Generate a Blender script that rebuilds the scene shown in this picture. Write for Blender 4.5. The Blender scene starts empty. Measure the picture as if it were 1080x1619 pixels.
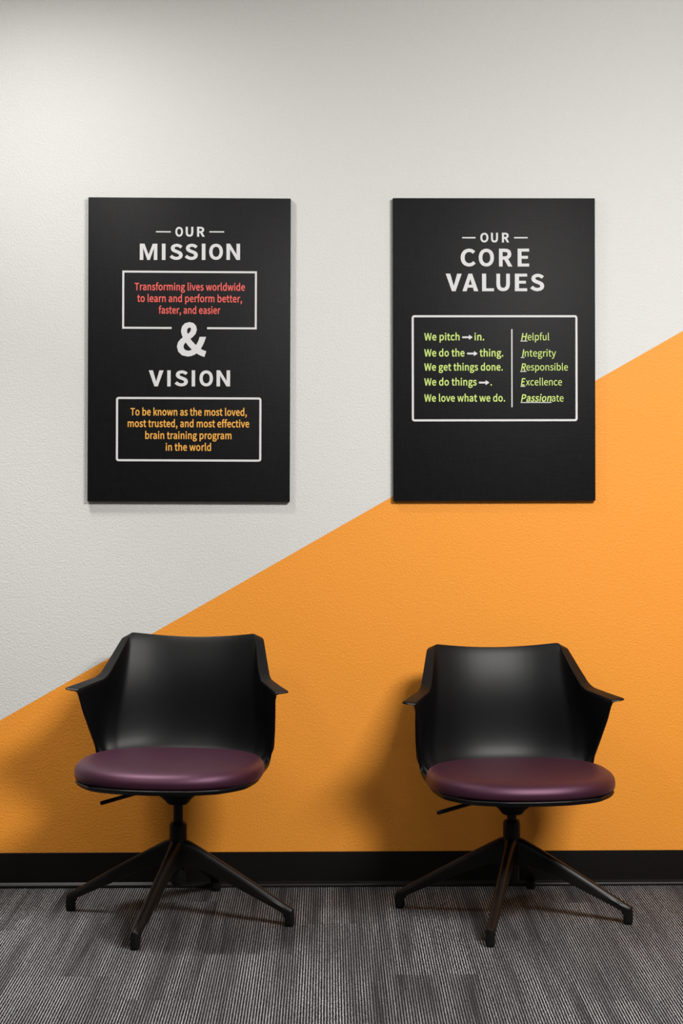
import bpy, bmesh, math, random
from mathutils import Vector, Matrix
random.seed(4)
S = bpy.context.scene
COL = S.collection
R = math.radians

# ---------------------------------------------------------------- camera
cam_d = bpy.data.cameras.new('camera')
cam = bpy.data.objects.new('camera', cam_d)
COL.objects.link(cam)
cam.location = (0, -5.16, 1.247)
cam.rotation_euler = (R(90), 0, R(-1.15))
cam_d.sensor_fit = 'VERTICAL'
cam_d.sensor_height = 36
cam_d.lens = 2735.0 / 1619.0 * 36
cam_d.shift_y = -(809.5 - 740.0) / 1619.0
S.camera = cam

# ---------------------------------------------------------------- world, lamps, exposure
w = bpy.data.worlds.new('world'); S.world = w; w.use_nodes = True
w.node_tree.nodes['Background'].inputs[0].default_value = (1, .97, .93, 1)
w.node_tree.nodes['Background'].inputs[1].default_value = 0.05
CEIL = 2.72
def panel_or_fill_lamp(x, y, sx, sy, power, col=(1, .984, .962), tilt=0, z=CEIL - .012):
    """a ceiling panel lamp or an added fill lamp; tilt turns it toward the painted wall"""
    d = bpy.data.lights.new('panel_or_fill_light', 'AREA')
    d.shape = 'RECTANGLE'; d.size = sx; d.size_y = sy; d.energy = power; d.color = col
    o = bpy.data.objects.new('panel_or_fill_light', d); COL.objects.link(o)
    o.location = (x, y, z); o.rotation_euler = (R(tilt), 0, 0)
    return o
def fill_spot(x, y, power, cone, tilt, radius=.06, turn=0, col=(1, .97, .93)):
    d = bpy.data.lights.new('added_fill_spot', 'SPOT')
    d.energy = power; d.spot_size = R(cone); d.spot_blend = 1; d.shadow_soft_size = radius; d.color = col
    o = bpy.data.objects.new('added_fill_spot', d); COL.objects.link(o)
    o.location = (x, y, CEIL - .01); o.rotation_euler = (R(tilt), R(turn), 0)
    return o
panel_or_fill_lamp(1.45, -2.7, 1.1, .6, 154, tilt=20, z=2.62)     # the main panel, up and to the right
panel_or_fill_lamp(-.85, -.80, .16, .16, 16, (1, .98, .95))       # small downlight near the wall, upper left
fill_spot(-.95, -.60, 190, 62, 0, .10)  # added spot, no known fixture: brightens the shaded wall around the left chair
panel_or_fill_lamp(-1.6, -2.6, .6, .6, 12, tilt=20, z=2.62)  # added weak fill from the left, not a known panel
panel_or_fill_lamp(.1, -4.9, 1.2, .6, 12, tilt=20, z=2.62)  # added weak fill above the camera, softens the shadows
vs = S.view_settings
vs.view_transform = 'Standard'; vs.look = 'None'; vs.gamma = 1; vs.use_curve_mapping = False
vs.exposure = 0.0

# ---------------------------------------------------------------- helpers
def tag(o, label=None, cat=None, group=None, kind=None):
    if label: o['label'] = label
    if cat: o['category'] = cat
    if group: o['group'] = group
    if kind: o['kind'] = kind
    return o
def smooth_by_angle(bm, deg):
    for f in bm.faces: f.smooth = True
    for e in bm.edges:
        if len(e.link_faces) == 2 and e.calc_face_angle(0) > R(deg): e.smooth = False
def link(name, bm, mat, parent=None, angle=None):
    bmesh.ops.recalc_face_normals(bm, faces=bm.faces)
    if angle is not None: smooth_by_angle(bm, angle)
    me = bpy.data.meshes.new(name); bm.to_mesh(me); bm.free()
    o = bpy.data.objects.new(name, me); COL.objects.link(o)
    for m in (mat if isinstance(mat, (list, tuple)) else [mat]): me.materials.append(m)
    if parent: o.parent = parent
    return o
def empty(name, loc, rz=0):
    o = bpy.data.objects.new(name, None); COL.objects.link(o)
    o.location = loc; o.rotation_euler = (0, 0, rz); o.empty_display_size = .1
    return o
def box(bm, x0, x1, y0, y1, z0, z1, bevel=0, seg=2):
    r = bmesh.ops.create_cube(bm, size=1)
    vs_ = r['verts']
    bmesh.ops.scale(bm, verts=vs_, vec=(x1 - x0, y1 - y0, z1 - z0))
    bmesh.ops.translate(bm, verts=vs_, vec=((x0 + x1) / 2, (y0 + y1) / 2, (z0 + z1) / 2))
    if bevel:
        es = list({e for v in vs_ for e in v.link_edges})
        bmesh.ops.bevel(bm, geom=es, offset=bevel, segments=seg, affect='EDGES', profile=.5)
def lathe(bm, prof, n=40, c=(0, 0)):
    rings = []
    for r, z in prof:
        if r < 1e-6: rings.append([bm.verts.new((c[0], c[1], z))])
        else: rings.append([bm.verts.new((c[0] + r * math.cos(2 * math.pi * i / n), c[1] + r * math.sin(2 * math.pi * i / n), z)) for i in range(n)])
    for a, b in zip(rings, rings[1:]):
        for i in range(n):
            q = [a[i % len(a)], a[(i + 1) % len(a)], b[(i + 1) % len(b)], b[i % len(b)]]
            q = list(dict.fromkeys(q))
            if len(q) > 2: bm.faces.new(q)
def rings_to_mesh(bm, rings, closed=True, caps=True):
    vr = [[bm.verts.new(p) for p in r] for r in rings]
    n = len(vr[0])
    for a, b in zip(vr, vr[1:]):
        for i in range(n if closed else n - 1):
            bm.faces.new((a[i], a[(i + 1) % n], b[(i + 1) % n], b[i]))
    if caps: bm.faces.new(vr[0][::-1]); bm.faces.new(vr[-1])
    return vr

# ---------------------------------------------------------------- materials
def mat(name, base=(.5, .5, .5), rough=.5, spec=.5, **kw):
    m = bpy.data.materials.new(name); m.use_nodes = True
    nt = m.node_tree; b = nt.nodes['Principled BSDF']
    b.inputs['Base Color'].default_value = (*base, 1)
    b.inputs['Roughness'].default_value = rough
    b.inputs['Specular IOR Level'].default_value = spec
    for k, v in kw.items(): b.inputs[k.replace('_', ' ')].default_value = v
    return m, nt, b
def node(nt, t, **kw):
    n = nt.nodes.new(t)
    for k, v in kw.items(): setattr(n, k, v)
    return n
def add_bump(nt, b, scale, strength, dist, detail=2, vec=None, rough=.5, coord='Object'):
    tc = node(nt, 'ShaderNodeTexCoord'); n = node(nt, 'ShaderNodeTexNoise')
    n.inputs['Scale'].default_value = scale; n.inputs['Detail'].default_value = detail; n.inputs['Roughness'].default_value = rough
    if vec:
        mp = node(nt, 'ShaderNodeMapping'); mp.inputs['Scale'].default_value = vec
        nt.links.new(tc.outputs[coord], mp.inputs[0]); nt.links.new(mp.outputs[0], n.inputs['Vector'])
    else: nt.links.new(tc.outputs[coord], n.inputs['Vector'])
    bp = node(nt, 'ShaderNodeBump'); bp.inputs['Strength'].default_value = strength; bp.inputs['Distance'].default_value = dist
    nt.links.new(n.outputs['Fac'], bp.inputs['Height']); nt.links.new(bp.outputs[0], b.inputs['Normal'])
    return n, bp
def srgb(r, g, b):
    f = lambda c: (c / 255 / 12.92) if c / 255 <= .04045 else ((c / 255 + .055) / 1.055) ** 2.4
    return (f(r), f(g), f(b))

def wall_paint(name, col):
    m, nt, b = mat(name, col, .55, .35)
    n, bp = add_bump(nt, b, 175, .62, .0024, 3, rough=.5)
    n.inputs['Distortion'].default_value = .7
    n2 = node(nt, 'ShaderNodeTexNoise'); n2.inputs['Scale'].default_value = 320; n2.inputs['Detail'].default_value = 1
    tc = [q for q in nt.nodes if q.type == 'TEX_COORD'][0]
    nt.links.new(tc.outputs['Object'], n2.inputs['Vector'])
    ad = node(nt, 'ShaderNodeMath', operation='MULTIPLY_ADD'); ad.inputs[1].default_value = .25
    nt.links.new(n2.outputs['Fac'], ad.inputs[0]); nt.links.new(n.outputs['Fac'], ad.inputs[2]); nt.links.new(ad.outputs[0], bp.inputs['Height'])
    return m
M_WHITE = wall_paint('white_wall_paint', srgb(208, 207, 204))
M_ORANGE = wall_paint('orange_wall_paint', srgb(236, 150, 48))
M_PLAIN = mat('room_paint', srgb(120, 118, 115), .7, .3)[0]
M_CEIL = mat('ceiling_tile', srgb(190, 188, 184), .9, .2)[0]
M_BASE, nt, b = mat('black_rubber_base', srgb(13, 10, 9), .42, .22)
add_bump(nt, b, 60, .1, .001)
M_SUB = mat('subfloor', (.01, .01, .01), .9, .1)[0]

def shell_mat():
    m, nt, b = mat('black_moulded_plastic', srgb(8, 8, 9), .43, .24)
    add_bump(nt, b, 900, .22, .0006, 1)
    return m
M_SHELL = shell_mat()
M_METAL, nt, b = mat('dark_bronze_black_metal', srgb(14, 12, 11), .40, .22)
add_bump(nt, b, 700, .08, .0004, 1)
M_BLACK = mat('black_plastic', srgb(10, 10, 10), .5, .25)[0]
def cushion_mat():
    m, nt, b = mat('plum_upholstery', srgb(42, 14, 26), .48, .7, Sheen_Weight=.06, Sheen_Roughness=.4)
    b.inputs['Specular Tint'].default_value = (1, .55, .8, 1)
    b.inputs['Sheen Tint'].default_value = (.9, .45, .65, 1)
    add_bump(nt, b, 1100, .35, .0005, 1.5)
    return m
M_CUSH = cushion_mat()
def canvas_mat():
    m, nt, b = mat('black_canvas_print', srgb(27, 26, 28), .55, .2)
    tc = node(nt, 'ShaderNodeTexCoord')
    hs = []
    for sc in ((30, 500, 500), (500, 500, 30)):
        mp = node(nt, 'ShaderNodeMapping'); mp.inputs['Scale'].default_value = sc
        n = node(nt, 'ShaderNodeTexNoise'); n.inputs['Scale'].default_value = 1; n.inputs['Detail'].default_value = 2
        nt.links.new(tc.outputs['Object'], mp.inputs[0]); nt.links.new(mp.outputs[0], n.inputs['Vector']); hs.append(n)
    a = node(nt, 'ShaderNodeMath', operation='ADD')
    nt.links.new(hs[0].outputs['Fac'], a.inputs[0]); nt.links.new(hs[1].outputs['Fac'], a.inputs[1])
    bp = node(nt, 'ShaderNodeBump'); bp.inputs['Strength'].default_value = .3; bp.inputs['Distance'].default_value = .0008
    nt.links.new(a.outputs[0], bp.inputs['Height']); nt.links.new(bp.outputs[0], b.inputs['Normal'])
    r = node(nt, 'ShaderNodeValToRGB'); r.color_ramp.elements[0].position = .8; r.color_ramp.elements[1].position = 1.25
    h = node(nt, 'ShaderNodeMath', operation='MULTIPLY'); h.inputs[1].default_value = .5; nt.links.new(a.outputs[0], h.inputs[0])
    r.color_ramp.elements[0].position = .38; r.color_ramp.elements[1].position = .62
    r.color_ramp.elements[0].color = (*srgb(9, 9, 10), 1); r.color_ramp.elements[1].color = (*srgb(17, 16, 18), 1)
    nt.links.new(h.outputs[0], r.inputs[0]); nt.links.new(r.outputs[0], b.inputs['Base Color'])
    return m
M_CANVAS = canvas_mat()
INK = {'white': mat('white_ink', srgb(205, 205, 205), .55, .3)[0],
       'red': mat('coral_ink', srgb(222, 94, 86), .55, .3)[0],
       'amber': mat('amber_ink', srgb(234, 170, 72), .55, .3)[0],
       'lime': mat('lime_ink', srgb(192, 214, 116), .55, .3)[0]}

PITCH = .2286 / 34
def carpet_mat():
    m, nt, b = mat('striped_loop_carpet', (.1, .1, .1), .95, .1)
    L = nt.links.new
    tc = node(nt, 'ShaderNodeTexCoord'); oi = node(nt, 'ShaderNodeObjectInfo')
    sx = node(nt, 'ShaderNodeSeparateXYZ'); L(tc.outputs['Object'], sx.inputs[0])
    def M(op, a, bb=None, c=None, clamp=False):
        n = node(nt, 'ShaderNodeMath', operation=op); n.use_clamp = clamp
        for i, v in enumerate((a, bb, c)):
            if v is None: continue
            if isinstance(v, (int, float)): n.inputs[i].default_value = v
            else: L(v, n.inputs[i])
        return n.outputs[0]
    def comb(x, y, z):
        n = node(nt, 'ShaderNodeCombineXYZ')
        for i, v in enumerate((x, y, z)):
            if isinstance(v, (int, float)): n.inputs[i].default_value = v
            else: L(v, n.inputs[i])
        return n.outputs[0]
    def noise(vec, detail=1.0):
        n = node(nt, 'ShaderNodeTexNoise'); n.inputs['Scale'].default_value = 1; n.inputs['Detail'].default_value = detail
        L(vec, n.inputs['Vector']); return n.outputs['Fac']
    seed = M('MULTIPLY', oi.outputs['Random'], 137.0)
    X, Y = sx.outputs[0], sx.outputs[1]
    wob = M('MULTIPLY', M('SUBTRACT', noise(comb(M('MULTIPLY', X, 150), M('MULTIPLY', Y, 260), seed), 1), .5), .0034)
    u = M('DIVIDE', M('ADD', M('ADD', X, .1143), wob), PITCH)
    k = M('FLOOR', u); fr = M('SUBTRACT', u, k)
    # one yarn row: 1 in the middle of the stripe, 0 in the gap
    ridge = M('SMOOTHSTEP' if False else 'SINE', M('MULTIPLY', fr, math.pi))
    grit = noise(comb(M('MULTIPLY', X, 520), M('MULTIPLY', Y, 330), M('ADD', seed, 9)), 2)
    mask = M('MULTIPLY', M('ADD', M('SUBTRACT', ridge, .70), M('MULTIPLY', M('SUBTRACT', grit, .5), 1.5)), 3.2, clamp=True)
    band = noise(comb(M('MULTIPLY', k, .12), M('MULTIPLY', Y, 1.1), M('ADD', seed, 3)), 2)
    fine = noise(comb(M('MULTIPLY', k, 5.37), M('MULTIPLY', Y, 2.5), M('ADD', seed, 40)), 1)
    speck = noise(comb(M('MULTIPLY', X, 420), M('MULTIPLY', Y, 420), seed), 2)
    lift = M('MULTIPLY', M('SUBTRACT', oi.outputs['Random'], .5), .26)
    tone = M('ADD', M('MULTIPLY', M('SUBTRACT', band, .5), 2.5), M('MULTIPLY', M('SUBTRACT', fine, .5), .75))
    tone = M('ADD', M('ADD', tone, .55), lift, clamp=True)
    hi = node(nt, 'ShaderNodeMix', data_type='RGBA'); L(tone, hi.inputs[0])
    hi.inputs[6].default_value = (*srgb(72, 71, 72), 1); hi.inputs[7].default_value = (*srgb(172, 172, 174), 1)
    lo = node(nt, 'ShaderNodeMix', data_type='RGBA'); L(M('SUBTRACT', 1.0, tone, clamp=True), lo.inputs[0])
    lo.inputs[6].default_value = (*srgb(13, 13, 14), 1); lo.inputs[7].default_value = (*srgb(40, 39, 40), 1)
    mx = node(nt, 'ShaderNodeMix', data_type='RGBA'); L(mask, mx.inputs[0]); L(lo.outputs[2], mx.inputs[6]); L(hi.outputs[2], mx.inputs[7])
    ms = node(nt, 'ShaderNodeMix', data_type='RGBA', blend_type='MULTIPLY'); ms.inputs[0].default_value = 1
    g = M('MAXIMUM', M('ADD', M('MULTIPLY', M('SUBTRACT', speck, .5), 3.2), .95), .2); L(mx.outputs[2], ms.inputs[6]); L(comb(g, g, g), ms.inputs[7])
    L(ms.outputs[2], b.inputs['Base Color'])
    bp = node(nt, 'ShaderNodeBump'); bp.inputs['Strength'].default_value = .5; bp.inputs['Distance'].default_value = .0025
    L(M('ADD', ridge, M('MULTIPLY', speck, .8)), bp.inputs['Height']); L(bp.outputs[0], b.inputs['Normal'])
    return m
M_CARPET = carpet_mat()

# ---------------------------------------------------------------- room
X0, X1, Y0 = -2.6, 3.1, -6.9
def slab(name, x0, x1, y0, y1, z0, z1, m, label=None):
    bm = bmesh.new(); box(bm, x0, x1, y0, y1, z0, z1)
    return tag(link(name, bm, m), label, None, None, 'structure')
# photographed wall: two painted fields meeting along a straight diagonal
def diag(x): return .497 + (x + .9116) * (1.6581 - .497) / (1.1268 + .9116)
bm = bmesh.new()
xa, xb = X0 - .1, X1 + .1
zc = 0.0
xc = -.9116 - .497 / ((1.6581 - .497) / (1.1268 + .9116))       # where the diagonal meets the floor
xr = -.9116 + (CEIL + .1 - .497) / ((1.6581 - .497) / (1.1268 + .9116)); zt = CEIL + .1
P = lambda x, z, y=0: bm.verts.new((x, y, z))
fl, fc, fr_, dr, tr, tl = P(xa, 0), P(xc, 0), P(xb, 0), P(xr, zt), P(xb, zt), P(xa, zt)
fw = bm.faces.new((fl, fc, dr, tl)); fo = bm.faces.new((fc, fr_, tr, dr)); fo.material_index = 1
g = [P(xa, 0, .12), P(xb, 0, .12), P(xb, CEIL + .1, .12), P(xa, CEIL + .1, .12)]
bm.faces.new(g[::-1]); bm.faces.new((tl, dr, tr, g[2], g[3])); bm.faces.new((fl, tl, g[3], g[0])); bm.faces.new((fr_, g[1], g[2], tr)); bm.faces.new((fl, g[0], g[1], fr_, fc))
wb = link('wall_back', bm, [M_WHITE, M_ORANGE])
tag(wb, 'textured wall painted white above and orange below a rising diagonal', None, None, 'structure')
slab('wall_left', X0 - .12, X0, Y0, 0, 0, CEIL, M_PLAIN)
slab('wall_right', X1, X1 + .12, Y0, 0, 0, CEIL, M_PLAIN)
slab('wall_front', X0 - .12, X1 + .12, Y0 - .12, Y0, 0, CEIL, M_PLAIN)
slab('ceiling', X0 - .12, X1 + .12, Y0 - .12, 0, CEIL, CEIL + .1, M_CEIL)

# cove base: flat rubber strip with a toe that flares out over the carpet
prof = [(0, .1030), (-.0012, .1035), (-.0030, .1025), (-.0034, .10), (-.0036, .020), (-.0042, .0150), (-.0062, .0128), (-.0100, .0108), (-.0125, .0080), (-.0134, .0040), (-.0136, .0), (0, 0)]
def cove(name, p0, p1, nrm):
    bm = bmesh.new()
    rings_to_mesh(bm, [[(p[0] - nrm[0] * q[0], p[1] - nrm[1] * q[0], q[1]) for q in prof] for p in (p0, p1)])
    return tag(link(name, bm, M_BASE, angle=35), None, None, None, 'structure')
tag(cove('baseboard_back', (X0, 0), (X1, 0), (0, -1)), 'black rubber cove base along the foot of the painted wall')
cove('baseboard_left', (X0, Y0), (X0, -.0125), (1, 0)); cove('baseboard_right', (X1, Y0), (X1, -.0125), (-1, 0)); cove('baseboard_front', (X0 + .0125, Y0), (X1 - .0125, Y0), (0, 1))

# carpet planks, 9 x 36 inch, staggered from row to row
CT = .006
fl_o = slab('floor', X0 - .12, X1 + .12, Y0 - .12, .12, -.12, -CT, M_SUB, 'grey striped carpet plank floor')
W_, L_ = .2286, .9144
TH = R(-.73)
ca, sa = math.cos(TH), math.sin(TH)
def f2w(u, v): return (u * ca - v * sa, u * sa + v * ca)         # floor frame -> world
def w2f(x, y): return (x * ca + y * sa, -x * sa + y * ca)
known = {0: (-.83, -.479), 1: (-.60, -.905), 2: (-.36, -.18), 3: (-.138, -.7155), 4: (.095, -.424), 5: (.303, -.907), 6: (.542, -.604), 7: (.753, -.21), 8: (.978, -.442)}
u_edge = w2f(-.035, -.7118)[0]                                   # a joint between two rows
shared = {}
def plank_mesh(pts):
    bm = bmesh.new(); e = .0009
    cx = sum(p[0] for p in pts) / 4; cy = sum(p[1] for p in pts) / 4
    ins = [(p[0] - math.copysign(e, p[0] - cx), p[1] - math.copysign(e, p[1] - cy)) for p in pts]
    lo = [bm.verts.new((*p, -CT)) for p in pts]; md = [bm.verts.new((*p, -.0012)) for p in pts]; hi = [bm.verts.new((*p, 0)) for p in ins]
    for a, b_ in ((lo, md), (md, hi)):
        for i in range(4): bm.faces.new((a[i], a[(i + 1) % 4], b_[(i + 1) % 4], b_[i]))
    bm.faces.new(hi); bm.faces.new(lo[::-1])
    bmesh.ops.recalc_face_normals(bm, faces=bm.faces)
    me = bpy.data.meshes.new('carpet_plank'); bm.to_mesh(me); bm.free(); me.materials.append(M_CARPET)
    return me
GAPW = .0002
n_pl = 0
for row in range(-9, 17):
    ua = u_edge + (row - 4) * W_; ub = ua + W_                    # row 4 starts at the measured joint
    # world x of this row near the wall, clamp at the side walls
    xw = f2w((ua + ub) / 2, -.7)[0]
    if xw + W_ / 2 < X0 or xw - W_ / 2 > X1: continue
    off = w2f(*known[row])[1] if row in known else random.Random(row + 50).uniform(-.9, 0)
    v = off + L_ * 2
    while v > Y0 - 1:
        va, vb = v - L_, v; v -= L_
        us, ue = ua + GAPW, ub - GAPW
        def vtop(u):                                              # wall line y = -.004 in this frame
            return (-.004 - u * sa) / ca
        def vbot(u): return (Y0 + .004 - u * sa) / ca
        lo_ = [max(va + GAPW, vbot(us)), max(va + GAPW, vbot(ue))]; hi_ = [min(vb - GAPW, vtop(us)), min(vb - GAPW, vtop(ue))]
        if hi_[0] - lo_[0] < .01 or hi_[1] - lo_[1] < .01: continue
        xs = [f2w(us, lo_[0])[0], f2w(ue, lo_[1])[0], f2w(us, hi_[0])[0], f2w(ue, hi_[1])[0]]
        cu, cv = (ua + ub) / 2, (va + vb) / 2
        pts = [(us - cu, lo_[0] - cv), (ue - cu, lo_[1] - cv), (ue - cu, hi_[1] - cv), (us - cu, hi_[0] - cv)]
        if min(xs) < X0 + .004 or max(xs) > X1 - .004:
            a_ = max(us, w2f(X0 + .004, f2w(cu, cv)[1])[0] + .008); b_ = min(ue, w2f(X1 - .004, f2w(cu, cv)[1])[0] - .008)
            if b_ - a_ < .03: continue
            pts = [(a_ - cu, lo_[0] - cv), (b_ - cu, lo_[1] - cv), (b_ - cu, hi_[1] - cv), (a_ - cu, hi_[0] - cv)]
        key = tuple(round(q, 4) for p in pts for q in p)
        if key not in shared: shared[key] = plank_mesh(pts)
        o = bpy.data.objects.new('carpet_plank', shared[key]); COL.objects.link(o)
        x, y = f2w(cu, cv); o.location = (x, y, 0); o.rotation_euler = (0, 0, TH); o.parent = fl_o
        n_pl += 1

# ---------------------------------------------------------------- chairs
def densify(st, step=.004):
    """stations (R, F, V1, V2, flange) for the right half -> closed loop of dense columns"""
    right = [[Vector(a) for a in s] for s in st]
    mir = lambda s: [Vector((-a.x, a.y, a.z)) for a in s]
    loop = right + [mir(s) for s in right[-2:0:-1]]
    cols = []
    n = len(loop)
    for i in range(n):
        a, b_ = loop[i], loop[(i + 1) % n]
        d = max((a[0] - b_[0]).length, .7 * (a[1] - b_[1]).length)
        k = max(1, round(d / step))
        for j in range(k):
            t = j / k
            cols.append([a[q].lerp(b_[q], t) for q in range(5)])
    for it in range(5):                                          # round the path's corners
        m = len(cols)
        new = []
        for i in range(m):
            p, c, q = cols[i - 1], cols[i], cols[(i + 1) % m]
            new.append([(p[j] + c[j] * 2 + q[j]) / 4 for j in range(4)] + [(p[4] + c[4] * 2 + q[4]) / 4 if it < 1 else c[4]])
        cols = new
    for it in range(60):                                         # seat outline and walls: softer still
        m = len(cols); new = []
        for i in range(m):
            p, c, q = cols[i - 1], cols[i], cols[(i + 1) % m]
            new.append([c[0]] + [(p[j] + c[j] * 2 + q[j]) / 4 for j in (1, 2, 3)] + [c[4]])
        cols = new
    return cols
def bspline(P, t):
    """clamped cubic B-spline through the control polygon P"""
    n = len(P); K = [0] * 4 + [i / (n - 3) for i in range(1, n - 3)] + [1] * 4
    t = min(max(t, 0), .99999)
    s = max(i for i in range(3, n) if K[i] <= t)
    d = [P[j + s - 3].copy() for j in range(4)]
    for r in range(1, 4):
        for j in range(3, r - 1, -1):
            a = (t - K[j + s - 3]) / max(K[j + 1 + s - r] - K[j + s - 3], 1e-9)
            d[j] = d[j - 1].lerp(d[j], a)
    return d[3]
ZB = .405                                                        # inside bottom of the dish
# rim, seat corner, lower wall, upper wall, flange
ST = [((.182 * k, .238 - .035 * k ** 2.5, .757 + .015 * k * k), (.19 * k, .168 - .046 * k ** 2.5, ZB), (.188 * k, .192 - .055 * k ** 2.5, .55), (.180 * k, .198 - .045 * k ** 2.5, .67),
       (.008 * k ** 3, .012 + .002 * k, -.004)) for k in (0, .15, .3, .45, .6, .72, .83, .92)] + [
    ((.182, .203, .772), (.190, .122, ZB), (.188, .137, .55), (.180, .153, .67), (.016, .016, -.010)),
    ((.186, .190, .758), (.200, .118, ZB), (.199, .131, .54), (.184, .149, .65), (.022, .008, -.004)),
    ((.202, .125, .703), (.222, .105, ZB), (.218, .108, .54), (.204, .112, .63), (.026, .008, -.001)),
    ((.214, .078, .666), (.234, .098, ZB), (.236, .094, .53), (.218, .082, .61), (.028, .010, .001)),
    ((.221, .056, .654), (.238, .094, ZB), (.242, .086, .53), (.227, .064, .61), (.030, .008, .003)),
    ((.248, .012, .644), (.240, .089, ZB), (.246, .072, .53), (.247, .032, .60), (.034, .000, .003)),
    ((.277, -.035, .633), (.241, .085, ZB), (.248, .060, .52), (.262, -.004, .58), (.038, .000, .004)),
    ((.277, -.036, .628), (.241, .082, ZB), (.248, .060, .51), (.262, -.002, .57), (.000, .000, .000)),
    ((.273, -.003, .575), (.241, .078, ZB), (.248, .063, .49), (.258, .020, .535), (.000, .000, .000)),
    ((.266, .036, .520), (.241, .074, ZB), (.248, .068, .46), (.254, .047, .49), (.000, .000, .000)),
    ((.257, .074, .462), (.238, .068, ZB), (.243, .070, .425), (.246, .068, .445), (.000, .000, .000)),
    ((.244, .066, .432), (.235, .052, ZB), (.238, .054, .411), (.236, .054, .420), (.000, .000, .000)),
    ((.237, .020, .418), (.228, .020, ZB), (.233, .020, .406), (.235, .020, .411), (.000, .000, .000)),
    ((.240, -.050, .416), (.231, -.050, ZB), (.236, -.050, .404), (.238, -.050, .409), (.000, .000, .000)),
    ((.243, -.125, .415), (.230, -.125, ZB), (.237, -.125, .404), (.241, -.125, .409), (.000, .000, .000)),
    ((.228, -.223, .415), (.215, -.212, ZB), (.224, -.220, .404), (.229, -.223, .409), (.000, .000, .000)),
    ((.172, -.303, .415), (.160, -.286, ZB), (.167, -.296, .404), (.170, -.300, .409), (.000, .000, .000)),
    ((.085, -.334, .415), (.080, -.314, ZB), (.083, -.326, .404), (.084, -.331, .409), (.000, .000, .000)),
    ((0, -.340, .415), (0, -.320, ZB), (0, -.332, .404), (0, -.337, .409), (0, 0, 0)),
]
def make_shell_mesh():
    cols = densify(ST)
    C = Vector((0, -.09, ZB - .006))
    rows = []
    T = [0, .12, .24, .36, .44, .5, .55, .6, .65, .7, .75, .8, .86, .92, .97, 1]
    bm = bmesh.new()
    centre = bm.verts.new(C)
    grid = []
    for Rm, F, V1, V2, fl in cols:
        P0 = C.lerp(F, .25); P1 = C.lerp(F, .6); P1.z = ZB - .003
        cp = [P0, P1, F, V1, V2, Rm]
        line = [bspline(cp, t) for t in T]
        if fl.length > .002:
            d = fl.normalized()
            up = Rm - V2; up.normalize()
            line[-1] = Rm - up * .003
            line += [Rm + fl * .06, Rm + fl * .35, Rm + fl * .7, Rm + fl]
        else:
            line += [Rm + fl * k for k in (.06, .35, .7, 1)]
        grid.append([bm.verts.new(p) for p in line])
    n = len(grid)
    for i in range(n):
        a, b_ = grid[i], grid[(i + 1) % n]
        bm.faces.new((centre, a[0], b_[0]))
        for j in range(len(a) - 1): bm.faces.new((a[j], a[j + 1], b_[j + 1], b_[j]))
    bmesh.ops.remove_doubles(bm, verts=bm.verts, dist=.00015)
    bmesh.ops.recalc_face_normals(bm, faces=bm.faces)
    # give it a wall thickness by hand: a second skin along the normals
    bm.normal_update()
    inside_up = sum(f.normal.z * f.calc_area() for f in bm.faces if f.calc_center_median().z < ZB + .002)
    sgn = -1 if inside_up > 0 else 1
    old = list(bm.verts); faces = list(bm.faces)
    bnd = [e for e in bm.edges if e.is_boundary]
    TH_ = .0046
    m2 = {v: bm.verts.new(v.co + v.normal * sgn * TH_) for v in old}
    for f in faces: bm.faces.new([m2[v] for v in reversed(f.verts)])
    for e in bnd:
        a, b_ = e.verts
        try: bm.faces.new((a, b_, m2[b_], m2[a]))
        except ValueError: pass
    smooth_by_angle(bm, 38)
    bmesh.ops.recalc_face_normals(bm, faces=bm.faces)
    me = bpy.data.meshes.new('seat_shell'); bm.to_mesh(me); bm.free(); me.materials.append(M_SHELL)
    return me
def superellipse(a, b_, n, cy, N, ex):
    out = []
    for i in range(N):
        t = 2 * math.pi * i / N; c, s = math.cos(t), math.sin(t)
        out.append((a * math.copysign(abs(c) ** (2 / ex), c), cy + b_ * math.copysign(abs(s) ** (2 / ex), s)))
    return out
def make_cushion_mesh():
    bm = bmesh.new()
    N = 96; A, B, CY, Z0, H_ = .2535, .232, -.107, .4135, .049
    ring = superellipse(A, B, 2, CY, N, 2.35)
    prof = [(.0, 1.00), (.25, 1.0), (.5, 1.01), (.68, 1.02), (.8, 1.0), (.88, .95), (.935, .86), (.972, .72), (.993, .54), (1.0, .36), (.997, .17), (.985, .04), (.968, .0), (.6, .0), (.0, .0)]
    rings = []
    for s, h in prof:
        z = Z0 + H_ * h
        if s == 0: rings.append([bm.verts.new((0, CY, z))])
        else: rings.append([bm.verts.new((x * s, CY + (y - CY) * s, z + (.0035 * math.cos(2 * math.atan2(y - CY, x)) * min(1, s) ** 2 if h > .5 else 0))) for x, y in ring])
    for a, b_ in zip(rings, rings[1:]):
        for i in range(N):
            q = list(dict.fromkeys([a[i % len(a)], a[(i + 1) % len(a)], b_[(i + 1) % len(b_)], b_[i % len(b_)]]))
            bm.faces.new(q)
    bmesh.ops.recalc_face_normals(bm, faces=bm.faces)
    for f in bm.faces: f.smooth = True
    me = bpy.data.meshes.new('cushion'); bm.to_mesh(me); bm.free(); me.materials.append(M_CUSH)
    return me
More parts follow.
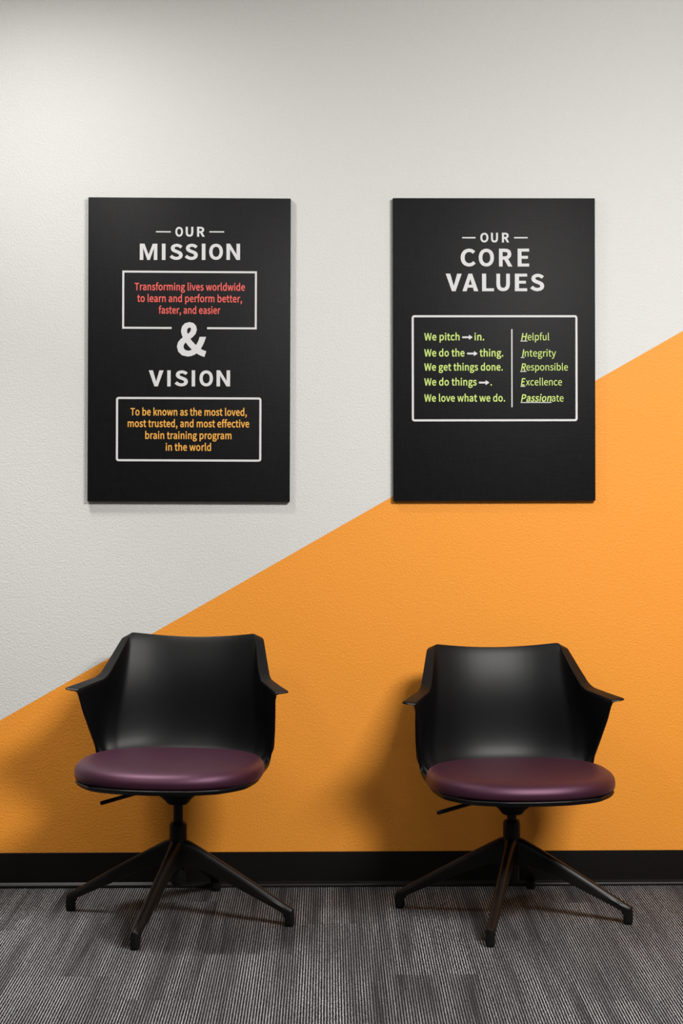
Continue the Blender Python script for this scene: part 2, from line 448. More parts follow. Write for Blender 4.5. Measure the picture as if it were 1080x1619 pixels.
def make_mechanism_mesh():
    """plate under the shell that tapers down to the gas post"""
    bm = bmesh.new()
    rings = []
    for hw, hd, z in ((.092, .095, .3995), (.090, .093, .392), (.080, .080, .385), (.070, .070, .364), (.060, .060, .350), (.046, .046, .339), (.036, .036, .330), (.029, .029, .3205), (.026, .026, .318)):
        ex = 5 if hw > .06 else 3
        rings.append([(x, y, z) for x, y in superellipse(hw, hd, 2, 0, 40, ex)])
    rings_to_mesh(bm, rings)
    bmesh.ops.recalc_face_normals(bm, faces=bm.faces); smooth_by_angle(bm, 50)
    me = bpy.data.meshes.new('tilt_mechanism'); bm.to_mesh(me); bm.free(); me.materials.append(M_BLACK)
    return me
def tube(bm, pts, rad, n=14):
    pts = [Vector(p) for p in pts]; rings = []
    for i, p in enumerate(pts):
        d = (pts[min(i + 1, len(pts) - 1)] - pts[max(i - 1, 0)]).normalized()
        a = d.cross(Vector((0, 0, 1))).normalized(); b_ = a.cross(d)
        r = rad[i] if isinstance(rad, (list, tuple)) else rad
        rings.append([tuple(p + a * r * math.cos(2 * math.pi * k / n) + b_ * r * math.sin(2 * math.pi * k / n)) for k in range(n)])
    rings_to_mesh(bm, rings)
def make_lever_mesh():
    bm = bmesh.new()
    tube(bm, [(-.02, -.01, .368), (-.06, -.02, .364), (-.11, -.035, .353), (-.205, -.052, .3285), (-.207, -.0525, .328), (-.2085, -.053, .3276)], [.0045, .0045, .0052, .0058, .0052, .003])
    bmesh.ops.recalc_face_normals(bm, faces=bm.faces); smooth_by_angle(bm, 40)
    me = bpy.data.meshes.new('height_lever'); bm.to_mesh(me); bm.free(); me.materials.append(M_BLACK)
    return me
RF = .334                                                        # outer reach of a foot
def leg_section(w, h, ztop):
    """(tangential, z) profile with a narrow rounded top and flat flanks"""
    a = w / 2
    return [(-a, ztop - h), (-a * 1.0, ztop - h * .45), (-a * .93, ztop - .012), (-a * .62, ztop - .0035), (-a * .3, ztop - .0006), (0, ztop),
            (a * .3, ztop - .0006), (a * .62, ztop - .0035), (a * .93, ztop - .012), (a * 1.0, ztop - h * .45), (a, ztop - h), (a * .7, ztop - h - .001), (-a * .7, ztop - h - .001)]
def make_leg_mesh():
    bm = bmesh.new(); rings = []
    #        r      width  height ztop
    path = [(.010, .040, .075, .2225), (.022, .038, .075, .2200), (.034, .034, .070, .2160), (.050, .030, .062, .2080), (.075, .028, .053, .1945), (.110, .0275, .047, .1750),
            (.160, .027, .042, .1470), (.210, .026, .037, .1185), (.260, .025, .031, .0895), (.295, .0245, .027, .0690), (.312, .024, .028, .0590)]
    for r, w, h, z in path: rings.append([(r, t, zz) for t, zz in leg_section(w, h, z)])
    # the shank bends over and ends in a short vertical foot
    hw = .0118
    def ring(r_out, r_in, z_out, z_in, w_):
        a = w_
        P_ = []
        for t, k in ((-a, 1), (-a, .6), (-a, .28), (-a * .62, .08), (-a * .3, .01), (0, 0), (a * .3, .01), (a * .62, .08), (a, .28), (a, .6), (a, 1), (a * .7, 1.03), (-a * .7, 1.03)):
            P_.append((r_out + (r_in - r_out) * k, t, z_out + (z_in - z_out) * k))
        return P_
    rings.append(ring(.3285, .306, .0498, .0300, hw))
    rings.append(ring(.3325, .308, .0468, .0285, hw))
    rings.append(ring(.3338, .3095, .042, .0270, hw))
    rings.append(ring(.3338, .3100, .0300, .0250, hw))
    rings_to_mesh(bm, rings)
    bmesh.ops.recalc_face_normals(bm, faces=bm.faces); smooth_by_angle(bm, 32)
    me = bpy.data.meshes.new('leg'); bm.to_mesh(me); bm.free(); me.materials.append(M_METAL)
    return me
def make_cap_mesh():
    bm = bmesh.new()
    rings = []
    for z, k in ((.034, 1.0), (.010, 1.02), (.004, .96), (.0, .80)):
        rings.append([(.3215 + x * k, y * k, z) for x, y in superellipse(.0128, .0125, 2, 0, 24, 3.2)])
    rings_to_mesh(bm, rings)
    bmesh.ops.recalc_face_normals(bm, faces=bm.faces); smooth_by_angle(bm, 40)
    me = bpy.data.meshes.new('foot_cap'); bm.to_mesh(me); bm.free(); me.materials.append(M_BLACK)
    return me
def make_hub_mesh():
    bm = bmesh.new()
    lathe(bm, [(0, .268), (.0165, .268), (.0205, .2672), (.0235, .2640), (.0246, .2595), (.0246, .214), (.0255, .205), (.026, .170), (.0235, .150), (.0215, .140), (0, .140)], 40)
    bmesh.ops.recalc_face_normals(bm, faces=bm.faces); smooth_by_angle(bm, 40)
    me = bpy.data.meshes.new('base_hub'); bm.to_mesh(me); bm.free(); me.materials.append(M_METAL)
    return me
def make_post_mesh(ztop):
    bm = bmesh.new()
    lathe(bm, [(0, ztop), (.0136, ztop), (.0136, .262), (0, .262)], 32)
    bmesh.ops.recalc_face_normals(bm, faces=bm.faces); smooth_by_angle(bm, 40)
    me = bpy.data.meshes.new('gas_post'); bm.to_mesh(me); bm.free(); me.materials.append(M_BLACK)
    return me
def make_cylinder_mesh():
    bm = bmesh.new()
    lathe(bm, [(0, .142), (.0205, .142), (.0205, .100), (.018, .095), (0, .095)], 32)
    bmesh.ops.recalc_face_normals(bm, faces=bm.faces); smooth_by_angle(bm, 40)
    me = bpy.data.meshes.new('gas_cylinder'); bm.to_mesh(me); bm.free(); me.materials.append(M_BLACK)
    return me
def part(name, me, parent, loc=(0, 0, 0), rz=0):
    o = bpy.data.objects.new(name, me); COL.objects.link(o); o.parent = parent; o.location = loc; o.rotation_euler = (0, 0, rz)
    return o
MESH = dict(shell=make_shell_mesh(), cushion=make_cushion_mesh(), mech=make_mechanism_mesh(), lever=make_lever_mesh(), leg=make_leg_mesh(), cap=make_cap_mesh(), hub=make_hub_mesh(), cyl=make_cylinder_mesh())
def make_chair(loc, base_deg, seat_deg, drop, lever_deg, label):
    """seat_deg: swivel of the seat; drop: how far the gas post is let down"""
    t = empty('swivel_armchair', loc)
    tag(t, label, 'chair', 'black shell armchairs with plum seat pads along the wall')
    a = R(seat_deg)
    part('seat_shell', MESH['shell'], t, (0, 0, -drop), a)
    tag(part('cushion', MESH['cushion'], t, (0, 0, -drop), a), 'plum satin-finish upholstered seat pad')
    part('tilt_mechanism', MESH['mech'], t, (0, 0, -drop), a)
    part('height_lever', MESH['lever'], t, (0, 0, -drop), R(lever_deg))
    part('gas_post', make_post_mesh(.32 - drop), t)
    part('base_hub', MESH['hub'], t)
    part('gas_cylinder', MESH['cyl'], t)
    for k in range(4):
        lg = part('leg', MESH['leg'], t, (0, 0, 0), R(base_deg + 90 * k))
        part('foot_cap', MESH['cap'], lg)
    return t
make_chair((-.356, -.360, 0), -16, -7.7, 0.0, -2, 'plum-seated black shell chair under the mission sign, the one crossed by the paint diagonal')
make_chair((.571, -.353, 0), -16.8, 5.2, .033, -4, 'plum-seated black shell chair under the core values sign, set lower and wholly against orange paint')

# ---------------------------------------------------------------- wall signs
MISSION_PRINT = [
    ('head', 'OUR', [('O', -0.0421, -0.0196, 0.3354, 0.3647), ('U', -0.0115, 0.011, 0.3356, 0.3649), ('R', 0.0221, 0.0452, 0.3358, 0.3651)]),
    ('head', 'MISSION', [('M', -0.1473, -0.0953, 0.2659, 0.314), ('I', -0.0819, -0.0712, 0.2661, 0.3144), ('S', -0.059, -0.0199, 0.2664, 0.3145), ('S', -0.0142, 0.0248, 0.2666, 0.3148), ('I', 0.0364, 0.0472, 0.2668, 0.3151), ('O', 0.0582, 0.0991, 0.2671, 0.3152), ('N', 0.1095, 0.1498, 0.2674, 0.3155)]),
    ('head', '&', [('&', -0.0364, 0.0506, -0.0212, 0.0822)]),
    ('head', 'VISION', [('V', -0.1195, -0.0757, -0.1091, -0.0616), ('I', -0.0647, -0.0546, -0.109, -0.0613), ('S', -0.0429, -0.0033, -0.1088, -0.0612), ('I', 0.0077, 0.0179, -0.1087, -0.061), ('O', 0.0307, 0.0709, -0.1085, -0.0609), ('N', 0.0814, 0.1216, -0.1083, -0.0606)]),
    ('bar', -0.0997, 0.3478, -0.0555, 0.3515),
    ('bar', 0.0588, 0.3486, 0.1024, 0.3523),
    ('gapbox', -0.1987, 0.0615, 0.2001, 0.2339),
    ('gap', -0.0523, 0.0428, 0.0528, 0.0797),
    ('box', -0.216, -0.3315, 0.215, -0.1407),
    ('line', 'Transforming lives worldwide', -0.162, 0.1648, 0.1764, 0.0209, 'red'),
    ('line', 'to learn and perform better,', -0.1543, 0.1562, 0.1418, 0.0209, 'red'),
    ('line', 'faster, and easier', -0.0906, 0.092, 0.1073, 0.0209, 'red'),
    ('line', 'To be known as the most loved,', -0.1731, 0.1716, -0.195, 0.0209, 'amber'),
    ('line', 'most trusted, and most effective', -0.1812, 0.1788, -0.2293, 0.0209, 'amber'),
    ('line', 'brain training program', -0.1293, 0.1263, -0.2645, 0.0209, 'amber'),
    ('line', 'in the world', -0.0686, 0.0657, -0.2992, 0.0209, 'amber'),
]
VALUES_PRINT = [
    ('head', 'OUR', [('O', -0.0411, -0.0169, 0.3188, 0.3478), ('U', -0.0091, 0.0116, 0.3188, 0.3478), ('R', 0.0235, 0.0454, 0.3188, 0.3478)]),
    ('head', 'CORE', [('C', -0.0999, -0.055, 0.2471, 0.3004), ('O', -0.046, -0.0004, 0.2471, 0.3004), ('R', 0.0145, 0.0547, 0.2472, 0.3004), ('E', 0.0703, 0.1046, 0.2472, 0.3005)]),
    ('head', 'VALUES', [('V', -0.1445, -0.0967, 0.1737, 0.2258), ('A', -0.0948, -0.0474, 0.1737, 0.2258), ('L', -0.0361, -0.0006, 0.1737, 0.2258), ('U', 0.0066, 0.0469, 0.1737, 0.2258), ('E', 0.0618, 0.0985, 0.1737, 0.2258), ('S', 0.1075, 0.1496, 0.1737, 0.2258)]),
    ('bar', -0.0951, 0.3308, -0.0554, 0.3349),
    ('bar', 0.0597, 0.3309, 0.1001, 0.335),
    ('box', -0.2462, -0.2138, 0.2486, 0.1022),
    ('divider', 0.0507, -0.172, 0.0543, 0.0607),
    ('line', 'We pitch', -0.2089, -0.1035, 0.0278, 0.0207, 'lime'),
    ('line', 'in.', -0.0591, -0.0299, 0.0277, 0.0207, 'lime'),
    ('line', 'We do the', -0.209, -0.0887, -0.0201, 0.0207, 'lime'),
    ('line', 'thing.', -0.0437, 0.027, -0.0203, 0.0207, 'lime'),
    ('line', 'We get things done.', -0.2091, 0.0252, -0.0622, 0.0207, 'lime'),
    ('line', 'We do things', -0.2092, -0.0527, -0.1066, 0.0207, 'lime'),
    ('line', '.', -0.0117, -0.0072, -0.1068, 0.0207, 'lime'),
    ('line', 'We love what we do.', -0.2093, 0.0319, -0.1545, 0.0207, 'lime'),
    ('arrow', -0.0957, 0.0298, -0.0655, 0.0433),
    ('arrow', -0.081, -0.0188, -0.0509, -0.0052),
    ('arrow', -0.0461, -0.1053, -0.016, -0.0917),
    ('line', 'H', 0.0802, 0.0985, 0.0276, 0.0207, 'lime_italic'),
    ('line', 'I', 0.0826, 0.0899, -0.0209, 0.0207, 'lime_italic'),
    ('line', 'R', 0.0796, 0.0944, -0.0625, 0.0207, 'lime_italic'),
    ('line', 'E', 0.0792, 0.0928, -0.1069, 0.0207, 'lime_italic'),
    ('line', 'Passion', 0.0795, 0.1704, -0.1549, 0.0207, 'lime_italic'),
    ('underline', 0.0783, 0.024, 0.0991, 0.0263),
    ('underline', 0.0794, -0.0251, 0.0899, -0.0228),
    ('underline', 0.0774, -0.0665, 0.0959, -0.0642),
    ('underline', 0.0784, -0.1109, 0.0929, -0.1086),
    ('underline', 0.0783, -0.1591, 0.1704, -0.1568),
    ('line', 'elpful', 0.0996, 0.1641, 0.0276, 0.0207, 'lime_light'),
    ('line', 'ntegrity', 0.091, 0.1842, -0.021, 0.0207, 'lime_light'),
    ('line', 'esponsible', 0.0955, 0.2198, -0.0625, 0.0207, 'lime_light'),
    ('line', 'xcellence', 0.0939, 0.202, -0.1069, 0.0207, 'lime_light'),
    ('line', 'ate', 0.1711, 0.2066, -0.155, 0.0207, 'lime_light'),
]
GLYPHS = {" ":[306,[]],"&":[928,[[353,-18,463,-3,559,36,641,97,722,46,799,7,872,-18,905,86,846,107,783,139,718,181,790,291,848,410,892,539,776,539,740,430,692,332,636,244,543,329,456,424,382,525,490,609,574,704,607,821,584,924,517,993,411,1018,290,986,210,903,181,783,189,708,212,630,247,548,150,472,77,378,49,259,88,116,194,18],[559,162,500,120,435,92,368,82,267,105,197,169,171,266,188,339,233,403,297,461,374,355,463,254],[336,607,310,668,294,728,288,784,303,859,346,911,412,930,466,914,497,874,506,819,482,738,420,670]]],",":[379,[[102,-259,209,-191,277,-95,302,26,289,104,253,154,196,172,150,161,116,131,102,85,115,38,148,8,194,-3,209,-1,192,-77,145,-140,72,-186]]],".":[379,[[190,-18,235,-6,267,27,280,76,267,127,235,160,190,172,144,160,112,127,100,76,112,27,144,-6]]],"A":[829,[[5,0,132,0,229,306,595,306,690,0,824,0,484,1000,344,1000],[261,405,310,559,344,671,377,783,409,898,415,898,447,784,480,672,516,559,563,405]]],"B":[896,[[138,0,456,0,581,12,686,47,766,105,817,187,835,293,809,411,737,490,632,532,632,539,711,586,761,662,778,756,733,897,613,976,434,1000,138,1000],[263,576,263,900,417,900,548,885,627,833,653,739,629,652,551,595,412,576],[263,101,263,477,438,477,587,458,679,399,711,297,678,186,585,122,438,101]]],"C":[870,[[514,-18,634,-1,735,48,821,126,752,206,684,145,608,106,520,93,414,111,328,165,263,250,223,364,209,503,223,641,265,753,332,837,419,889,524,907,603,895,671,862,729,813,797,895,727,955,635,1000,523,1018,379,995,257,928,162,821,101,677,79,499,100,321,160,177,253,71,373,5]]],"E":[804,[[138,0,729,0,729,108,263,108,263,472,643,472,643,580,263,580,263,894,714,894,714,1000,138,1000]]],"H":[993,[[138,0,263,0,263,472,730,472,730,0,857,0,857,1000,730,1000,730,581,263,581,263,1000,138,1000]]],"I":[400,[[138,0,263,0,263,1000,138,1000]]],"L":[741,[[138,0,701,0,701,108,263,108,263,1000,138,1000]]],"M":[1108,[[138,0,251,0,251,554,249,649,243,752,235,849,240,849,321,621,510,101,595,101,783,621,864,849,869,849,862,752,855,649,853,554,853,0,970,0,970,1000,819,1000,628,465,605,396,582,326,558,256,553,256,529,326,505,396,480,465,289,1000,138,1000]]],"N":[986,[[138,0,256,0,256,525,254,630,248,735,241,838,247,838,355,632,719,0,849,0,849,1000,729,1000,729,480,731,374,738,267,746,164,739,164,632,370,266,1000,138,1000]]],"O":[1012,[[506,-18,647,6,765,73,855,181,913,326,933,503,913,680,855,823,765,929,647,995,506,1018,365,995,247,929,157,823,99,680,79,503,99,326,157,181,247,73,365,6],[506,93,406,112,324,165,262,251,222,365,209,503,222,641,262,753,324,837,406,889,506,907,606,889,689,837,751,753,790,641,804,503,790,365,751,251,689,165,606,112]]],"P":[864,[[138,0,263,0,263,398,428,398,551,410,653,446,730,507,780,593,797,707,779,821,730,904,651,960,548,990,423,1000,138,1000],[263,501,263,898,407,898,553,881,642,821,671,707,643,590,557,522,412,501]]],"R":[866,[[263,525,263,898,431,898,564,881,646,825,674,720,646,612,564,547,431,525],[686,0,828,0,574,438,693,491,771,585,799,720,754,885,631,974,450,1000,138,1000,138,0,263,0,263,424,443,424]]],"S":[813,[[415,-18,596,21,713,122,754,266,727,390,653,475,548,533,407,595,329,631,266,683,240,763,263,840,328,889,427,907,514,896,589,864,655,814,720,895,640,959,540,1002,427,1018,265,983,153,890,112,753,144,630,221,548,315,497,458,434,544,392,604,338,626,255,601,170,529,113,416,93,314,108,220,151,141,217,65,130,163,51,280,0]]],"T":[817,[[345,0,472,0,472,894,775,894,775,1000,42,1000,42,894,345,894]]],"U":[984,[[492,-18,608,-4,707,41,784,122,833,244,851,412,851,1000,730,1000,730,409,698,221,613,121,492,93,374,121,291,221,259,409,259,1000,134,1000,134,412,151,244,201,122,278,41,377,-4]]],"V":[784,[[321,0,467,0,784,1000,656,1000,495,458,463,347,433,240,398,128,393,128,359,240,328,347,296,458,134,1000,1,1000]]],"W":[1198,[[247,0,397,0,546,603,563,680,580,755,596,831,602,831,651,603,802,0,955,0,1161,1000,1041,1000,933,456,915,348,897,240,879,131,870,131,847,240,823,348,799,456,660,1000,544,1000,407,456,382,348,358,240,336,131,330,131,310,240,290,348,270,456,165,1000,35,1000]]],"a":[768,[[296,-18,385,-3,467,35,542,89,546,89,557,0,659,0,659,456,633,616,550,722,402,760,289,744,190,708,112,663,160,577,224,615,299,644,382,656,476,629,522,560,535,469,367,442,239,403,150,349,97,280,80,192,109,78,185,7],[332,83,265,95,218,133,201,201,232,285,337,346,535,386,535,180,466,126,400,94]]],"b":[843,[[452,-18,550,-1,638,50,709,132,756,243,774,382,761,509,725,614,665,693,583,743,479,760,397,746,318,709,246,656,251,789,251,1086,126,1086,126,0,225,0,236,76,241,76,309,26,381,-6],[431,87,377,94,315,118,251,164,251,554,319,609,385,643,447,655,561,620,625,525,644,381,616,223,541,123]]],"c":[696,[[417,-18,504,-6,585,26,658,75,603,160,552,122,494,96,428,86,308,122,228,220,199,370,230,519,312,619,432,655,487,647,536,624,580,591,643,673,585,716,514,748,427,760,317,743,219,694,141,614,90,505,71,370,88,235,136,127,211,48,306,-1]]],"d":[846,[[378,-18,463,-3,539,35,603,87,607,87,618,0,720,0,720,1086,595,1086,595,801,602,674,538,720,471,749,393,760,295,742,207,692,136,611,89,502,72,370,86,235,126,127,190,48,275,-1],[405,87,295,121,225,218,201,371,230,520,306,619,415,655,475,647,534,622,595,577,595,188,534,132,471,98]]],"e":[756,[[426,-18,519,-8,599,19,668,57,625,141,568,109,507,89,439,82,315,114,230,204,194,341,693,341,696,362,698,386,698,412,664,596,563,717,402,760,303,742,213,692,139,611,89,503,71,370,89,236,139,128,215,48,313,-1],[192,430,231,555,307,633,405,660,504,634,567,556,589,430]]],"f":[443,[[45,640,146,640,146,0,270,0,270,640,427,640,427,741,270,741,270,858,282,938,316,987,375,1004,402,1002,430,995,458,984,486,1080,449,1093,407,1101,362,1104,240,1074,169,989,146,859,146,741,45,734]]],"g":[769,[[375,-341,574,-305,704,-212,750,-85,721,16,635,73,492,91,347,91,269,102,228,130,217,172,223,208,240,236,265,261,300,247,337,238,374,235,512,266,609,355,645,492,638,553,617,605,585,645,737,645,737,741,479,741,449,751,414,757,374,760,236,727,136,636,97,495,111,413,147,345,194,296,194,291,155,256,124,210,112,153,121,100,144,60,179,31,179,25,119,-23,82,-81,70,-143,109,-251,216,-318],[374,319,296,341,239,402,217,495,238,589,295,648,374,668,454,648,511,589,532,495,510,402,453,341],[393,-255,277,-239,204,-194,179,-126,186,-83,211,-40,254,0,287,-6,320,-10,349,-11,477,-11,560,-20,610,-50,628,-105,599,-178,517,-233]]],"h":[828,[[126,0,251,0,251,538,319,600,383,638,453,651,533,630,579,566,593,453,593,0,718,0,718,469,693,628,619,726,491,760,398,743,317,698,246,636,251,789,251,1086,126,1086]]],"i":[375,[[126,0,251,0,251,741,126,741],[188,894,232,904,261,933,271,977,261,1019,232,1047,188,1057,145,1047,117,1019,106,977,117,933,145,904]]],"k":[753,[[126,0,248,0,248,195,387,357,604,0,739,0,460,442,707,741,568,741,254,351,248,351,248,1086,126,1086]]],"l":[387,[[256,-18,286,-16,310,-12,329,-7,311,89,300,87,292,86,285,86,268,91,256,108,251,139,251,1086,126,1086,126,147,139,58,181,2]]],"m":[1263,[[126,0,251,0,251,538,316,601,378,638,437,651,514,630,560,566,574,453,574,0,698,0,698,538,765,601,827,638,885,651,963,630,1008,566,1023,453,1023,0,1147,0,1147,469,1123,628,1049,726,924,760,837,742,756,692,678,618,637,694,571,743,473,760,389,743,312,697,243,633,240,633,228,741,126,741]]],"n":[832,[[126,0,251,0,251,538,319,600,383,638,453,651,533,630,579,566,593,453,593,0,718,0,718,469,693,628,619,726,491,760,397,743,316,697,243,633,240,633,228,741,126,741]]],"o":[827,[[413,-18,519,-1,612,48,688,127,738,235,756,370,738,505,688,614,612,694,519,743,413,760,308,743,214,694,139,614,89,505,71,370,89,235,139,127,214,48,308,-1],[413,86,301,122,226,220,199,370,226,519,301,619,413,655,526,619,602,519,629,370,602,220,526,122]]],"p":[846,[[126,-312,251,-312,251,-61,247,68,315,21,384,-8,452,-18,550,-1,638,50,709,132,756,243,774,382,761,509,725,614,665,693,583,743,479,760,394,745,315,707,243,655,240,655,228,741,126,741],[431,87,377,94,316,118,251,164,251,554,320,609,385,643,447,655,561,620,625,525,644,381,616,223,541,123]]],"q":[846,[[595,-312,720,-312,720,741,621,741,608,671,606,671,541,720,472,750,393,760,295,742,207,692,136,611,89,502,72,370,86,235,126,127,190,48,275,-1,378,-18,461,-4,536,33,602,86,595,-49],[405,87,295,121,225,218,201,371,230,520,306,619,415,655,475,647,534,622,595,577,595,188,534,132,471,98]]],"r":[529,[[126,0,251,0,251,476,307,576,372,631,437,648,464,647,486,643,509,636,532,744,509,753,483,758,453,760,374,741,302,688,243,606,240,606,228,741,126,741]]],"s":[638,[[319,-18,467,13,557,92,588,202,554,314,469,382,363,427,285,459,226,498,203,555,218,609,264,648,341,663,402,654,457,631,509,598,569,675,505,718,427,748,340,760,201,731,115,656,85,550,117,446,198,380,300,336,380,303,444,258,469,195,453,137,405,95,323,79,242,90,170,121,104,168,44,85,123,32,217,-4]]],"t":[514,[[357,-18,404,-14,451,-4,495,10,471,104,444,94,415,86,386,83,318,100,282,148,271,225,271,640,473,640,473,741,271,741,271,950,168,950,154,741,37,734,37,640,147,640,147,229,167,99,233,13]]],"u":[828,[[342,-18,435,-1,515,46,587,116,591,116,600,0,704,0,704,741,580,741,580,216,513,144,449,103,379,90,300,110,254,174,240,286,240,741,115,741,115,271,139,112,214,15]]],"v":[711,[[285,0,431,0,693,741,570,741,430,319,407,246,384,173,362,101,355,101,332,173,310,246,286,319,147,741,18,741]]],"w":[1094,[[243,0,387,0,492,397,510,468,527,539,543,613,550,613,567,539,583,469,600,400,707,0,858,0,1059,741,939,741,831,312,815,243,801,174,786,106,779,106,727,312,611,741,490,741,374,312,357,243,340,174,325,106,318,106,274,312,164,741,37,741]]],"x":[679,[[20,0,151,0,251,173,276,218,301,262,326,306,333,306,361,262,388,218,413,173,523,0,659,0,415,374,640,741,510,741,419,578,396,537,375,496,353,454,347,454,322,496,297,537,274,578,175,741,40,741,265,386]]],"y":[711,[[138,-319,264,-285,353,-194,415,-63,693,741,572,741,438,330,378,120,371,120,346,191,321,262,297,330,147,741,18,741,315,-1,299,-57,260,-139,205,-196,132,-217,112,-215,92,-210,75,-205,50,-304,76,-312,105,-317]]]}
def offset_poly(pts, d):
    n = len(pts); out = []
    for i in range(n):
        p, c, q = Vector(pts[i - 1]), Vector(pts[i]), Vector(pts[(i + 1) % n])
        a, b_ = (c - p), (q - c)
        if a.length < 1e-9 or b_.length < 1e-9: out.append(c); continue
        a.normalize(); b_.normalize()
        na, nb = Vector((a.y, -a.x)), Vector((b_.y, -b_.x))
        m = na + nb
        if m.length < .3: out.append(c + (na) * d); continue
        m.normalize(); k = 1 / max(m.dot(na), .45)
        out.append(c + m * d * k)
    return out
def area(p): return sum(p[i - 1][0] * p[i][1] - p[i][0] * p[i - 1][1] for i in range(len(p))) / 2
BLOCK = {   # straight-sided bold capitals in a unit box
    'M': [[(0, 0), (0, 1), (.265, 1), (.5, .325), (.735, 1), (1, 1), (1, 0), (.797, 0), (.797, .27), (.817, .745), (.57, 0), (.43, 0), (.183, .745), (.203, .27), (.203, 0)]],
    'N': [[(0, 0), (0, 1), (.26, 1), (.74, .345), (.74, 1), (1, 1), (1, 0), (.74, 0), (.26, .655), (.26, 0)]],
    'V': [[(.385, 0), (0, 1), (.285, 1), (.5, .30), (.715, 1), (1, 1), (.615, 0)]],
    'A': [[(0, 0), (.385, 1), (.615, 1), (1, 0), (.73, 0), (.665, .205), (.335, .205), (.27, 0)], [(.40, .37), (.60, .37), (.5, .70)]],
    'E': [[(0, 0), (0, 1), (1, 1), (1, .835), (.34, .835), (.34, .595), (.9, .595), (.9, .435), (.34, .435), (.34, .165), (1, .165), (1, 0)]],
    'L': [[(0, 0), (0, 1), (.345, 1), (.345, .165), (1, .165), (1, 0)]],
    'I': [[(0, 0), (0, 1), (1, 1), (1, 0)]],
}
def glyph(ch, bold):
    adv, cs = GLYPHS[ch]
    ps = [[(c[i], c[i + 1]) for i in range(0, len(c), 2)] for c in cs]
    if not ps: return adv, []
    big = max(ps, key=lambda p: abs(area(p)))
    s = 1 if area(big) > 0 else -1
    return adv, [[(v[0], v[1]) for v in offset_poly(p, s * bold)] for p in ps]
def print_mesh(name, polys, m, parent, thick=.0003):
    """flat ink outlines (x, z) with holes -> a very thin solid lying on the panel"""
    bm = bmesh.new()
    for group in (polys if isinstance(polys[0][0][0], (tuple, list)) else [polys]):   # one fill per letter, so touching letters never cut each other
        cu = bpy.data.curves.new(name, 'CURVE'); cu.dimensions = '2D'; cu.fill_mode = 'BOTH'; cu.extrude = thick / 2
        for p in group:
            s = cu.splines.new('POLY'); s.points.add(len(p) - 1)
            for q, (x, y) in zip(s.points, p): q.co = (x, y, 0, 1)
            s.use_cyclic_u = True
        tmp = bpy.data.objects.new(name, cu)
        part_me = tmp.to_mesh(); bm.from_mesh(part_me); tmp.to_mesh_clear()
        bpy.data.objects.remove(tmp); bpy.data.curves.remove(cu)
    me = bpy.data.meshes.new(name); bm.to_mesh(me); bm.free()
    me.name = name; me.materials.clear(); me.materials.append(m)
    o = bpy.data.objects.new(name, me); COL.objects.link(o)
    o.rotation_euler = (R(90), 0, 0); o.location = (0, -PT - thick / 2, 0); o.parent = parent
    return o
def rounded(x0, z0, x1, z1, r, n=5):
    out = []
    for cx, cz, a0 in ((x1 - r, z1 - r, 0), (x0 + r, z1 - r, 90), (x0 + r, z0 + r, 180), (x1 - r, z0 + r, 270)):
        for k in range(n + 1):
            a = R(a0 + 90 * k / n); out.append((cx + r * math.cos(a), cz + r * math.sin(a)))
    return out
PT = .017
BOLD = {'red': 28, 'amber': 28, 'lime': 28, 'lime_italic': 28, 'lime_light': 6}
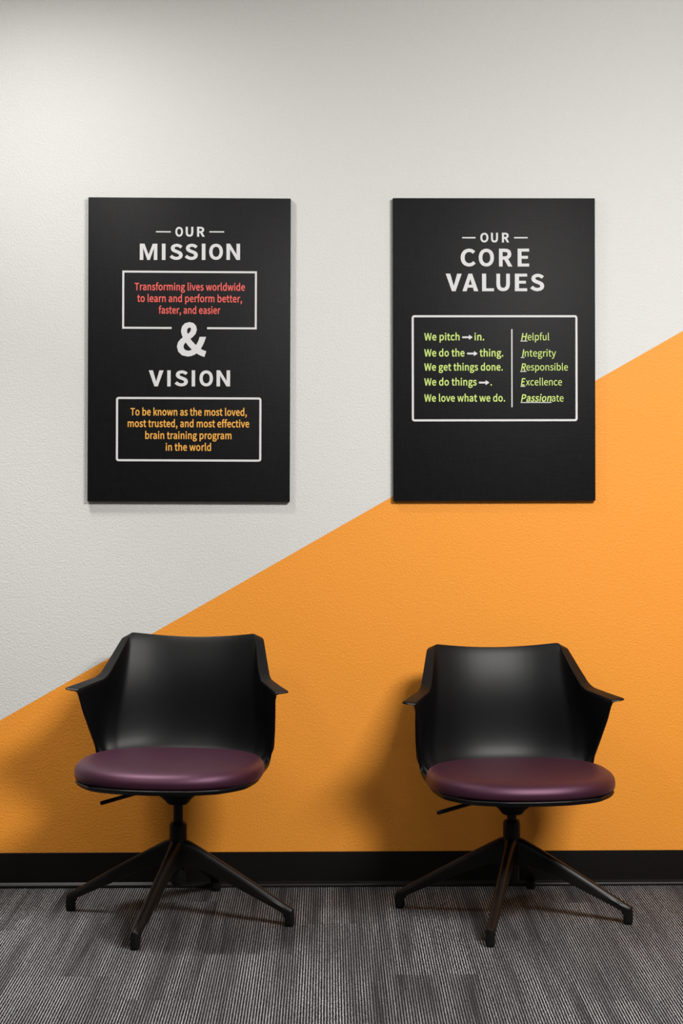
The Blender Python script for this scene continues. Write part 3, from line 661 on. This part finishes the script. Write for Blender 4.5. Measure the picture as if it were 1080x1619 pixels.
def make_sign(centre, rot, width, height, table, label, frame_label):
    t = empty('wall_sign', (centre[0], -.001, centre[1])); t.rotation_euler = (0, R(rot), 0)
    tag(t, label, 'sign', 'black canvas signs on the wall')
    bm = bmesh.new(); box(bm, -width / 2, width / 2, -PT, 0, -height / 2, height / 2, .0016, 2)
    p = link('canvas_panel', bm, M_CANVAS, t, angle=40)
    for e in table:
        k = e[0]
        if k == 'head':
            polys = []
            for ch, x0, x1, z0, z1 in e[2]:
                _, ps = glyph(ch, 50)
                if ch == '&': _, ps = glyph(ch, 44)
                if ch in BLOCK: ps = BLOCK[ch]
                xs = [q[0] for r_ in ps for q in r_]; ys = [q[1] for r_ in ps for q in r_]
                sx, sy = (x1 - x0) / (max(xs) - min(xs)), (z1 - z0) / (max(ys) - min(ys))
                polys.append([[(x0 + (x - min(xs)) * sx, z0 + (y - min(ys)) * sy) for x, y in r_] for r_ in ps])
            tag(print_mesh('lettering', polys, INK['white'], t), 'white capital lettering reading ' + e[1] if e[1] != '&' else 'large white ampersand')
        elif k == 'line':
            _, s, x0, x1, z0, cap, st = e
            sh = .2 if st == 'lime_italic' else 0
            pen = 0; polys = []
            for ch in s:
                adv, ps = glyph(ch, BOLD[st])
                polys.append([[(pen + x + sh * y, y) for x, y in r_] for r_ in ps]); pen += adv + BOLD[st] * 1.1
            polys = [g_ for g_ in polys if g_]
            xs = [q[0] for g_ in polys for r_ in g_ for q in r_]
            sx = (x1 - x0) / (max(xs) - min(xs)); sy = cap / 1000
            polys = [[[(x0 + (x - min(xs)) * sx, z0 + y * sy) for x, y in r_] for r_ in g_] for g_ in polys]
            tag(print_mesh('lettering', polys, INK[st.split('_')[0]], t), '%s small lettering' % {'red': 'coral red', 'amber': 'amber', 'lime': 'lime green'}[st.split('_')[0]])
        elif k in ('bar', 'divider', 'underline'):
            _, x0, z0, x1, z1 = e
            print_mesh({'bar': 'heading_dash', 'divider': 'divider_line', 'underline': 'underline'}[k], [[(x0, z0), (x1, z0), (x1, z1), (x0, z1)]], INK['white'], t)
        elif k == 'arrow':
            _, x0, z0, x1, z1 = e
            zm = (z0 + z1) / 2; h = (z1 - z0) / 2; s_ = .0026; hx = x1 - h * 1.5
            print_mesh('arrow', [[(x0, zm - s_), (hx, zm - s_), (hx, zm - h), (hx + .0012, zm - h), (x1, zm - .0012), (x1, zm + .0012), (hx + .0012, zm + h), (hx, zm + h), (hx, zm + s_), (x0, zm + s_)]], INK['white'], t)
        elif k == 'box':
            _, x0, z0, x1, z1 = e; b_ = .0062
            print_mesh('border_line', [rounded(x0, z0, x1, z1, .008), rounded(x0 + b_, z0 + b_, x1 - b_, z1 - b_, .003)], INK['white'], t)
        elif k == 'gapbox':
            _, x0, z0, x1, z1 = e; b_ = .0058; ga, gb = GAP
            print_mesh('border_line', [[(ga, z0), (x0, z0), (x0, z1), (x1, z1), (x1, z0), (gb, z0), (gb, z0 + b_), (x1 - b_, z0 + b_), (x1 - b_, z1 - b_), (x0 + b_, z1 - b_), (x0 + b_, z0 + b_), (ga, z0 + b_)]], INK['white'], t)
    return t
GAP = [(e[1], e[3]) for e in MISSION_PRINT if e[0] == 'gap'][0]
make_sign((-.349, 1.598), -.2 * -1, .600, .902, MISSION_PRINT, 'tall black canvas sign headed OUR MISSION & VISION, on white paint', '')
make_sign((.5584, 1.600), -.12, .6035, .902, VALUES_PRINT, 'tall black canvas sign headed OUR CORE VALUES, its lower right corner over orange paint', '')
